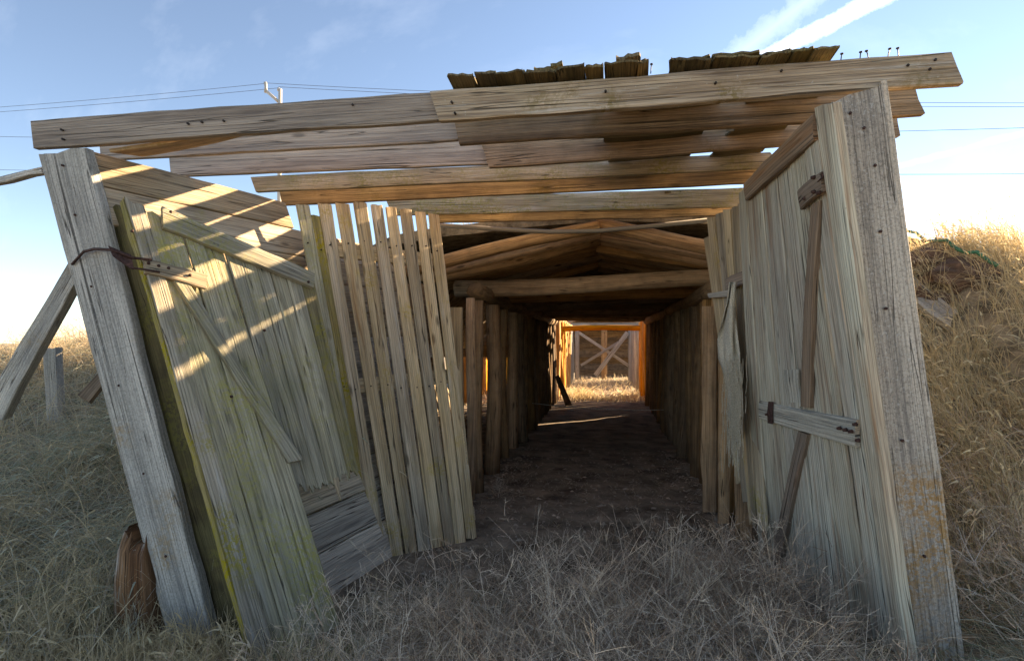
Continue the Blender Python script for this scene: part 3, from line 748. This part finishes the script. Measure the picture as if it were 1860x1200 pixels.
tag(o, 'rotten reddish brown stump of a post at the foot of the left post', 'stump')
# right bank things
def onground(x, y, dz=0): return Vector((x, y, float(gz(np.array([x]), np.array([y]))[0])+dz))
def ground_at(px, py):
    d = ray(px, py); t = 2.2
    while t < 14:
        p = CAM+d*t
        if p.z < float(gz(np.array([p.x]), np.array([p.y]))[0]): return p
        t += .05
    return CAM+d*7
o = plank('slab_board', None, *[ground_at(*q)+Vector((0, -.08, .10)) for q in ((1650, 522), (1652, 566), (1738, 592), (1724, 622))], .05, M['post'], n=5, rag1=.08, k=4)
tag(o, 'broken grey slab lying in the golden grass by the right post', 'board')
for (pts, lb) in (([(1790, 770), (1800, 758), (1880, 840), (1890, 828)], 'upper grey board lying in the shaded weeds at the right edge'),
                  ([(1770, 800), (1780, 790), (1850, 862), (1862, 850)], 'lower grey board lying in the shaded weeds at the right edge')):
    o = plank('fallen_board', None, *[ground_at(x, y)+Vector((0, -.05, .08)) for x, y in pts], .04, M['beam_brown'], n=4); tag(o, lb, 'board')
hp = [ground_at(1645+i*18, 446+i*7.5)+Vector((-.05, -.12, .16+.03*math.sin(i*2))) for i in range(10)]
o = tube('garden_hose', None, hp, .017, M['hose'], 7); tag(o, 'green hose lying along the crest of the right bank', 'hose')
def clod(px, py, s, lb):
    c = ground_at(px, py); V = []; F = []; nu, nv = 10, 7
    for i in range(nv+1):
        for j in range(nu):
            a = math.pi*i/nv; b = 2*math.pi*j/nu
            k = 1+.28*math.sin(3*b+i)*math.sin(a)+random.uniform(-.12, .12)
            V.append(c+Vector((s*1.3*k*math.sin(a)*math.cos(b), s*k*math.sin(a)*math.sin(b), s*.75*k*math.cos(a))))
    for i in range(nv):
        for j in range(nu): F.append((i*nu+j, (i+1)*nu+j, (i+1)*nu+(j+1) % nu, i*nu+(j+1) % nu))
    o = link('clod', V, F, None, M['rock'], smooth=False); tag(o, lb, 'clod', 'clods on the right bank')
clod(1695, 490, .3, 'large dark clod of earth under the green hose')
clod(1740, 505, .24, 'dark clod of earth to the right of the largest one')
clod(1672, 545, .16, 'small dark clod tucked against the right post')

# utility pole and wires far behind
pl = root('utility_pole', (-20, 45, -.3), 'pale utility pole top rising behind the front beam', 'utility pole')
YPOLE = 45
log('pole', pl, (P(509, 180, YPOLE).x, YPOLE, -.3), P(509, 162, YPOLE), .22, .16, M['pole'], segs=4, wob=0)
tube('arm', pl, [P(507, 186, YPOLE), P(497, 177, YPOLE), P(484, 166, YPOLE)], .13, M['pole'], 6)
tube('insulator', pl, [P(483, 168, YPOLE), P(483, 158, YPOLE), P(482, 150, YPOLE)], [.16, .12, .15], M['porcelain'], 8)
tube('insulator', pl, [P(506, 165, YPOLE), P(506, 160, YPOLE)], [.13, .1], M['porcelain'], 8)
def wire(a, b, sag, lb, Y=45):
    A, B = P(*a, Y), P(*b, Y)
    o = tube('power_wire', None, [A.lerp(B, t/16)-Vector((0, 0, sag*4*(t/16)*(1-t/16))) for t in range(17)], .02, M['wire'], 4)
    tag(o, lb, 'wire', 'power wires')
wire((-300, 214), (482, 152), .25, 'upper power wire running left from the pole')
wire((-300, 222), (506, 160), .25, 'second power wire left of the pole, just below the upper one')
wire((482, 151), (2200, 186), .6, 'upper power wire running right from the pole')
wire((506, 158), (2200, 193), .6, 'second power wire right of the pole, just below the upper one')
wire((-300, 241), (2200, 222), .9, 'third power wire from the top on both sides of the shed')
wire((-300, 303), (2200, 314), .4, 'lowest power wire passing behind the shed')

# ------------------------------------------------------------------ vegetation
def ribbons(name, pts, width, cols, mat, kind='stuff', label=None, cat=None, group=None):
    """pts (N,S,3) centre lines, width (N,), cols (N,3): thin tapering leaves and stalks"""
    N, S, _ = pts.shape
    tan = np.gradient(pts, axis=1); tan /= np.linalg.norm(tan, axis=2, keepdims=True)+1e-9
    rv = rng.normal(size=(N, 1, 3)); side = np.cross(tan, rv); side /= np.linalg.norm(side, axis=2, keepdims=True)+1e-9
    tp = np.linspace(1, .25, S)[None, :, None]
    off = side*tp*(width[:, None, None]/2)
    V = np.stack([pts-off, pts+off], 2).reshape(-1, 3)
    base = (np.arange(N)*S*2)[:, None, None]; k = (np.arange(S-1)*2)[None, :, None]
    q = (base+k+np.array([0, 1, 3, 2])[None, None, :]).reshape(-1, 4)
    o0 = np.array([V[:, 0].mean(), V[:, 1].mean(), V[:, 2].min()]); V = V-o0
    me = bpy.data.meshes.new(name)
    me.vertices.add(len(V)); me.vertices.foreach_set('co', V.astype(np.float32).ravel())
    me.loops.add(len(q)*4); me.loops.foreach_set('vertex_index', q.astype(np.int32).ravel())
    me.polygons.add(len(q)); me.polygons.foreach_set('loop_start', np.arange(0, len(q)*4, 4, dtype=np.int32))
    me.polygons.foreach_set('loop_total', np.full(len(q), 4, dtype=np.int32))
    me.update(calc_edges=True)
    ca = me.color_attributes.new('tint', 'FLOAT_COLOR', 'POINT')
    cc = np.concatenate([np.repeat(cols, S*2, axis=0), np.ones((N*S*2, 1))], 1)
    ca.data.foreach_set('color', cc.astype(np.float32).ravel())
    me.materials.append(mat)
    o = bpy.data.objects.new(name, me); C.objects.link(o); o.location = o0
    tag(o, label, cat, group, kind)
    return o
def pick(cols, n, var=.25):
    c = np.array(cols)[rng.integers(0, len(cols), n)]
    return np.clip(c*(1+rng.uniform(-var, var, (n, 1))), .01, .9)
def blades(x, y, h, lean, ang, droop, S=5, dz=0):
    n = len(x); z = gz(x, y)+dz-.02; t = np.linspace(0, 1, S)[None, :]
    hx = np.cos(ang)[:, None]; hy = np.sin(ang)[:, None]
    reach = (lean*h)[:, None]*t**1.4+(droop*h)[:, None]*t**3*.6
    up = h[:, None]*(t*(1-.25*lean[:, None])-droop[:, None]*.75*t**3)
    up = np.maximum(up, t*.015)
    X = x[:, None]+hx*reach; Yy = y[:, None]+hy*reach
    # follow the slope a little so that lying grass stays on the bank
    Z = np.maximum(z[:, None]+up, gz(X, Yy)+.01+.03*t)
    return np.stack([X, Yy, Z], -1)
STRAW = [(.56, .44, .26), (.66, .54, .34), (.48, .38, .23), (.60, .50, .33)]
GOLD = [(.60, .49, .28), (.70, .57, .33), (.56, .43, .23), (.74, .63, .41)]
GREEN = [(.16, .20, .09), (.20, .24, .12), (.12, .16, .07), (.26, .28, .15)]
SAGE = [(.46, .46, .35), (.56, .54, .42), (.36, .37, .27)]
GREY = [(.50, .40, .30), (.62, .51, .39), (.36, .27, .195), (.55, .42, .30)]

def scatter(n, x0, x1, y0, y1, keep=None, clump=.0):
    xs = rng.uniform(x0, x1, n*2); ys = rng.uniform(y0, y1, n*2)
    m = np.ones(len(xs), bool) if keep is None else keep(xs, ys)
    if clump:
        m &= (bumps(xs*3.1+4, ys*3.3, 1.6) > rng.uniform(-1, 1, len(xs))*clump-.25)
    xs, ys = xs[m][:n], ys[m][:n]; return xs, ys
left_keep = lambda x, y: x < np.clip(-2.72+.42*(y-3.1)/1.1, -2.72, -2.1)-np.clip((y-3.0)*.25, 0, .35)
right_keep = lambda x, y: x > 1.75+np.where(y > 3.0, .1, 0)

# left bank: matted grass combed downhill, with straw standing out of it
x, y = scatter(20000, -8.5, -2.3, 2.9, 9.5, left_keep); n = len(x)
ang = rng.normal(-.9, .8, n)+np.where(rng.random(n) < .3, 2.2, 0)
pts = blades(x, y, rng.uniform(.22, .5, n), rng.uniform(.5, 1.3, n), ang, rng.uniform(.3, 1.0, n))
cl = pick(SAGE+GREEN[1:2]+STRAW[:3]+SAGE+[(.62, .61, .52)], n); ribbons('matted_grass', pts, rng.uniform(.005, .010, n), cl, M['grass'], label='matted grey green grass combed down the left bank', cat='grass')
x, y = scatter(8500, -8.5, -2.4, 2.5, 10.5, left_keep, 1.0); n = len(x)
pts = blades(x, y, rng.uniform(.35, .85, n), rng.uniform(.05, .8, n), rng.uniform(0, 6.28, n), rng.uniform(0, .5, n), 6)
ribbons('straw_stalks', pts, rng.uniform(.004, .008, n), pick(STRAW+GREY[:1], n), M['grass'], label='pale straw stalks standing out of the left bank', cat='grass')
# foreground stubble left: yellow straw over green
fk = lambda x, y: (x < -1.15-.25*(y-2.4)) & (left_keep(x, y) | (y < 3.02))
x, y = scatter(13000, -4.2, -.9, 1.5, 3.3, fk); n = len(x)
pts = blades(x, y, rng.uniform(.05, .2, n), rng.uniform(.1, 1.0, n), rng.uniform(0, 6.28, n), rng.uniform(0, .8, n))
ribbons('green_grass', pts, rng.uniform(.003, .006, n), pick(GREEN+GREEN+SAGE[:1]+STRAW[:1], n), M['grass'], label='short green grass at the foot of the left post', cat='grass')
x, y = scatter(9500, -4.2, -1.0, 1.6, 3.3, fk, .7); n = len(x)
pts = blades(x, y, rng.uniform(.1, .34, n)*(.8+.5*(x < -2)), rng.uniform(.0, .5, n), rng.uniform(0, 6.28, n), rng.uniform(0, .35, n))
ribbons('straw_stubble', pts, rng.uniform(.0035, .0065, n), pick(STRAW+GOLD[:2], n), M['grass'], label='golden stubble in the left foreground', cat='grass')
# right bank: tall golden grass, heads nodding
x, y = scatter(9000, 1.9, 6.5, 4.0, 8.0, right_keep, .9); n = len(x)
ang = rng.normal(3.5, .9, n)
pts = blades(x, y, rng.uniform(.28, .72, n), rng.uniform(.1, .6, n), ang, rng.uniform(.15, .8, n), 6)
ribbons('golden_grass', pts, rng.uniform(.005, .009, n), pick(GOLD+STRAW[:2], n), M['grass'], label='tall golden sunlit grass over the right bank', cat='grass')
x, y = scatter(9000, 1.8, 5.5, 2.2, 4.8, right_keep); n = len(x)
pts = blades(x, y, rng.uniform(.12, .42, n), rng.uniform(.3, 1.2, n), rng.uniform(0, 6.28, n), rng.uniform(.2, .9, n))
ribbons('tangled_grass', pts, rng.uniform(.003, .006, n), pick(STRAW+SAGE+GREEN[:2], n), M['grass'], label='tangled dull grass low beside the right post', cat='grass')

def clumps(name, cx, cy, per, h0, h1, cols, label, rad=.09, wid=(.004, .008), drp=(.1, .6), lean=(.05, .5), dirn=None):
    k = len(cx); n = k*per; ci = np.repeat(np.arange(k), per)
    x = cx[ci]+rng.normal(0, rad, n); y = cy[ci]+rng.normal(0, rad, n)
    ca = rng.uniform(0, 6.28, k) if dirn is None else rng.normal(dirn, .6, k)
    ang = ca[ci]+rng.normal(0, .7, n); hh = rng.uniform(h0, h1, k)[ci]*rng.uniform(.55, 1.1, n)
    pts = blades(x, y, hh, rng.uniform(*lean, n), ang, rng.uniform(*drp, n), 7)
    cc = np.clip(np.array(cols)[rng.integers(0, len(cols), k)][ci]*(1+rng.uniform(-.2, .2, (n, 1))), .02, .9)
    heads = rng.random(n) < .3; tip = pts[heads][:, -2:]; d = tip[:, 1]-tip[:, 0]; d /= np.linalg.norm(d, axis=1, keepdims=True)+1e-9
    t = np.linspace(0, 1, 7)[None, :, None]; hd = tip[:, 1][:, None]+d[:, None]*t*.085-np.array([0, 0, 1])*t**2*.03
    ribbons(name, np.concatenate([pts, hd]), np.concatenate([rng.uniform(*wid, n), np.full(heads.sum(), .013)]),
            np.concatenate([cc, np.clip(cc[heads]*1.15, 0, .9)]), M['grass'], label=label, cat='grass')
cx, cy = scatter(330, 1.95, 6.0, 3.9, 7.4, right_keep)
clumps('tall_grass_clumps', cx, cy, 38, .35, .75, GOLD+[(.74, .62, .40)], 'tall wispy pale gold grass clumps with seed heads on the right bank', dirn=3.4)
cx, cy = scatter(90, -7.5, -2.7, 5.6, 8.8, left_keep)
clumps('crest_grass_clumps', cx, cy, 34, .35, .7, STRAW+GOLD, 'tall straw clumps along the crest of the left bank')
cx, cy = scatter(110, -5.5, -2.6, 3.2, 5.6, left_keep)
clumps('bank_grass_clumps', cx, cy, 34, .4, .8, STRAW+SAGE, 'long pale grass clumps bent over the left bank', drp=(.4, 1.0), lean=(.3, 1.0), dirn=-.6)
cx, cy = scatter(120, -3.9, -1.3, 1.9, 3.0, lambda x, y: x < -1.5-.3*(y-2.4))
clumps('foreground_clumps', cx, cy, 34, .16, .4, GOLD+STRAW, 'golden stubble clumps in the left foreground corner', rad=.05)
# branching weeds: a stalk with side twigs and finer twigs
def weed_lines(x, y, h, lean, ang, nb=10, nt=3, spread=1.0):
    n = len(x); S = 5; t = np.linspace(0, 1, S)
    main = blades(x, y, h, lean, ang, np.full(n, .1), S)
    lines = [main]; wid = [np.full(n, .0042)]; src = [np.arange(n)]
    for k in range(nb):
        f = rng.uniform(.15, .95, n); i0 = np.clip((f*(S-1)).astype(int), 0, S-2); fr_ = (f*(S-1)-i0)[:, None]
        b = main[np.arange(n), i0]*(1-fr_)+main[np.arange(n), i0+1]*fr_
        a = rng.uniform(0, 6.28, n); el = rng.uniform(.25, 1.1, n); ln = h*(1.05-f)*rng.uniform(.35, .7, n)*spread+.03
        d = np.stack([np.cos(a)*np.cos(el), np.sin(a)*np.cos(el), np.sin(el)], -1)
        curve = rng.normal(0, .12, (n, 3)); S2 = 4; tt = np.linspace(0, 1, S2)[None, :, None]
        br = b[:, None]+d[:, None]*ln[:, None, None]*tt+curve[:, None]*ln[:, None, None]*tt**2
        full = np.concatenate([br, br[:, -1:]+(br[:, -1:]-br[:, -2:-1])*.5], 1)
        lines.append(full); wid.append(np.full(n, .0027)); src.append(np.arange(n))
        for q in range(nt):
            m_ = rng.uniform(.2, 1, n)[:, None]; b2 = br[:, 0]*(1-m_)+br[:, -1]*m_
            d2 = d+rng.normal(0, .7, (n, 3)); d2 /= np.linalg.norm(d2, axis=1, keepdims=True)
            l2 = ln*rng.uniform(.2, .5, n); tt5 = np.linspace(0, 1, 5)[None, :, None]
            c2 = rng.normal(0, .25, (n, 3))
            lines.append(b2[:, None]+d2[:, None]*l2[:, None, None]*tt5+c2[:, None]*l2[:, None, None]*tt5**2); wid.append(np.full(n, .0021)); src.append(np.arange(n))
    return np.concatenate(lines), np.concatenate(wid), np.concatenate(src)
ck = lambda x, y: (x > -1.75+.35*np.maximum(0, y-3)) & (x < 1.15) & (y < 3.75+.25*np.sin(x*3)+.2*x) & (x > -1.2-.35*(3.2-y))
x, y = scatter(640, -1.8, 1.2, 1.75, 4.1, ck); n = len(x)
p_, w_, s_ = weed_lines(x, y, rng.uniform(.25, .78, n)*(.95+.35*bumps(x*2,y*2)), rng.uniform(.1, .8, n), rng.uniform(0, 6.28, n), 11, 3)
c_ = pick(GREY+[(.20, .145, .10), (.46, .37, .27), (.30, .20, .13)], n, .35)[s_]
ribbons('dry_weeds', p_, w_*1.1, c_, M['twig'], label='mass of dry greyish brown branching weeds before the cellar mouth', cat='weeds')
x, y = scatter(6500, -1.8, 1.3, 1.7, 3.9, ck); n = len(x)
pts = blades(x, y, rng.uniform(.1, .42, n), rng.uniform(.3, 1.8, n), rng.uniform(0, 6.28, n), rng.uniform(0, 1.0, n))
ribbons('weed_straw', pts, rng.uniform(.003, .005, n), pick(GREY+STRAW[:1], n), M['twig'], label='fallen dry straw among the weeds before the cellar', cat='weeds')
x, y = scatter(1700, -1.5, -.3, 1.9, 2.9); n = len(x)
pts = blades(x, y, rng.uniform(.05, .18, n), rng.uniform(.1, .9, n), rng.uniform(0, 6.28, n), rng.uniform(0, .8, n))
ribbons('green_grass', pts, rng.uniform(.003, .006, n), pick(GREEN+SAGE[:1], n), M['grass'], label='green grass tuft under the weeds right of the left door foot', cat='grass')
x, y = scatter(4200, 1.0, 3.2, 1.7, 3.15, lambda x, y: (y < 3.0) | (x > 1.75)); n = len(x)
pts = blades(x, y, rng.uniform(.06, .3, n), rng.uniform(.2, 1.1, n), rng.uniform(0, 6.28, n), rng.uniform(.1, .9, n))
ribbons('straw_tuft', pts, rng.uniform(.003, .006, n), pick(STRAW+SAGE+GREEN[:1], n), M['grass'], label='straw and green blades at the foot of the right post', cat='grass')
# thin grass added on the edge of the earth roof to break up the sunlight
x = rng.uniform(-3.4, 2.0, 900); y = 6.52+np.abs(rng.normal(0, .35, 900)); n = 900
pts = blades(x, y, rng.uniform(.06, .2, n), rng.uniform(.1, .8, n), rng.uniform(0, 6.28, n), rng.uniform(0, .6, n), 5)
pts[:, :, 2] += (mound(x)-gz(x, y))[:, None]*1.0
pts[:, :, 2] = np.maximum(pts[:, :, 2], mound(pts[:, :, 0]))
ribbons('roof_dapple_grass', pts, rng.uniform(.004, .008, n), pick(STRAW+GREEN[:1], n), M['grass'], label='thin dry grass added along the front edge of the earth roof to break up the sun', cat='grass')
# right shaded thicket of bare twigs
x, y = scatter(330, 1.9, 4.4, 2.5, 4.6, right_keep); n = len(x)
p_, w_, s_ = weed_lines(x, y, rng.uniform(.35, .8, n), rng.uniform(.3, 1.0, n), rng.normal(3.0, 1.2, n), 12, 3, 1.1)
ribbons('bare_thicket', p_, w_*1.2, pick(GREY+[(.58, .54, .50)], n, .25)[s_], M['twig'], label='thicket of bare grey twigs in the shade right of the right post', cat='thicket')
# left bank brush near the crest
x, y = scatter(120, -8, -3.4, 6.0, 9.5, left_keep); n = len(x)
p_, w_, s_ = weed_lines(x, y, rng.uniform(.3, .8, n), rng.uniform(.1, .6, n), rng.uniform(0, 6.28, n), 12, 3, 1.1)
ribbons('crest_brush', p_, w_*1.6, pick(GREY+STRAW, n, .25)[s_], M['twig'], label='bare brush along the crest of the left bank', cat='brush')
# singled out plants
def weed(px, py, h, lb, cols, name='dry_weed', z=-.12, nb=16, nt=4):
    p = G(px, py, z); n = 3
    x = np.array([p.x, p.x+.03, p.x-.03]); y = np.array([p.y, p.y+.02, p.y+.03])
    a, w, s = weed_lines(x, y, np.array([h, h*.8, h*.7]), rng.uniform(.05, .3, n), rng.uniform(0, 6.28, n), nb, nt)
    ribbons(name, a, w*1.3, pick(cols, n)[s], M['twig'], kind=None, label=lb, cat='weed', group='single dry weeds')
weed(675, 1120, .5, 'tall dry weed in front of the slatted gate', GREY+STRAW[:1])
weed(1330, 1060, .55, 'tall reddish dry weed before the free edge of the right door', [(.40, .26, .16), (.36, .24, .15)])
weed(905, 905, .32, 'small dry weed at the foot of the cellar posts on the left', GREY, z=-.25)
# far sunlit grass in the roofless bay, and dust dry tufts
x, y = scatter(8000, -6, 3.4, 16.7, 27, lambda x, y: (rng.random(len(x)) < .75), .9); n = len(x)
pts = blades(x, y, rng.uniform(.08, .36, n)*(1+.8*bumps(x*2, y*2)), rng.uniform(.1, .8, n), rng.uniform(0, 6.28, n), rng.uniform(0, .7, n), 4)
ribbons('far_grass', pts, rng.uniform(.012, .02, n), pick(GOLD+GREY+GREY, n), M['grass'], label='sunlit golden grass on the floor of the roofless bay', cat='grass')
x = np.concatenate([rng.normal(-.95, .3, 700), rng.normal(.1, .6, 500), rng.normal(.9, .3, 350)]); n = len(x)
y = np.concatenate([rng.normal(18.2, .4, 700), rng.normal(17.6, .3, 500), rng.normal(18.5, .5, 350)])
pts = blades(x, y, rng.uniform(.15, .6, n)*np.concatenate([np.full(700, 1), np.full(500, .5), np.full(350, .7)]), rng.uniform(.2, .9, n), rng.uniform(0, 6.28, n), rng.uniform(0, .6, n), 4)
ribbons('golden_tufts', pts, rng.uniform(.01, .018, n), pick(GOLD, n), M['grass'], label='bushy golden tufts just past the end of the dark cellar', cat='grass')
# chaff and crumbs on the cellar floor
x, y = scatter(1600, -1.4, 1.2, 3.9, 8, None, .8); n = len(x)
pts = blades(x, y, rng.uniform(.01, .02, n), rng.uniform(1, 5, n), rng.uniform(0, 6.28, n), np.zeros(n), 3, .012)
ribbons('floor_chaff', pts, rng.uniform(.002, .005, n), pick(GREY+STRAW[:1], n, .5)*.6, M['twig'], label='chaff and crumbs strewn over the cellar floor', cat='chaff')

def pebbles(n):
    x = np.concatenate([rng.uniform(-1.5, 1.2, n//2), rng.normal(-1.3, .12, n//4), rng.normal(1.05, .12, n-n//2-n//4)]); y = rng.uniform(3.7, 9.5, n)
    z = gz(x, y)+.008; r = rng.uniform(.006, .026, n)*(rng.random(n)**.6)+.004
    d = np.array([[1, 0, 0], [0, 1, 0], [-1, 0, 0], [0, -1, 0], [.2, .1, .8], [0, 0, -.6]])
    V = []; F = []
    for i in range(n):
        a = rng.uniform(0, 6.28); c, s_ = math.cos(a), math.sin(a); st = rng.uniform(.6, 2.2)
        q = d*np.array([st, 1, .8])*r[i]*rng.uniform(.8, 1.2, (6, 1))
        V += [(x[i]+p[0]*c-p[1]*s_, y[i]+p[0]*s_+p[1]*c, z[i]+p[2]) for p in q]; b = i*6
        F += [(b, b+1, b+4), (b+1, b+2, b+4), (b+2, b+3, b+4), (b+3, b, b+4), (b+1, b, b+5), (b+2, b+1, b+5), (b+3, b+2, b+5), (b, b+3, b+5)]
    o = link('floor_pebbles', V, F, None, plain('pebble_stone', (.27, .22, .165), .95, 0, 5, .5, .2), origin=(0, 5, -.25))
    tag(o, 'pebbles and wood chips scattered on the cellar floor', 'pebbles', None, 'stuff')
pebbles(1500)
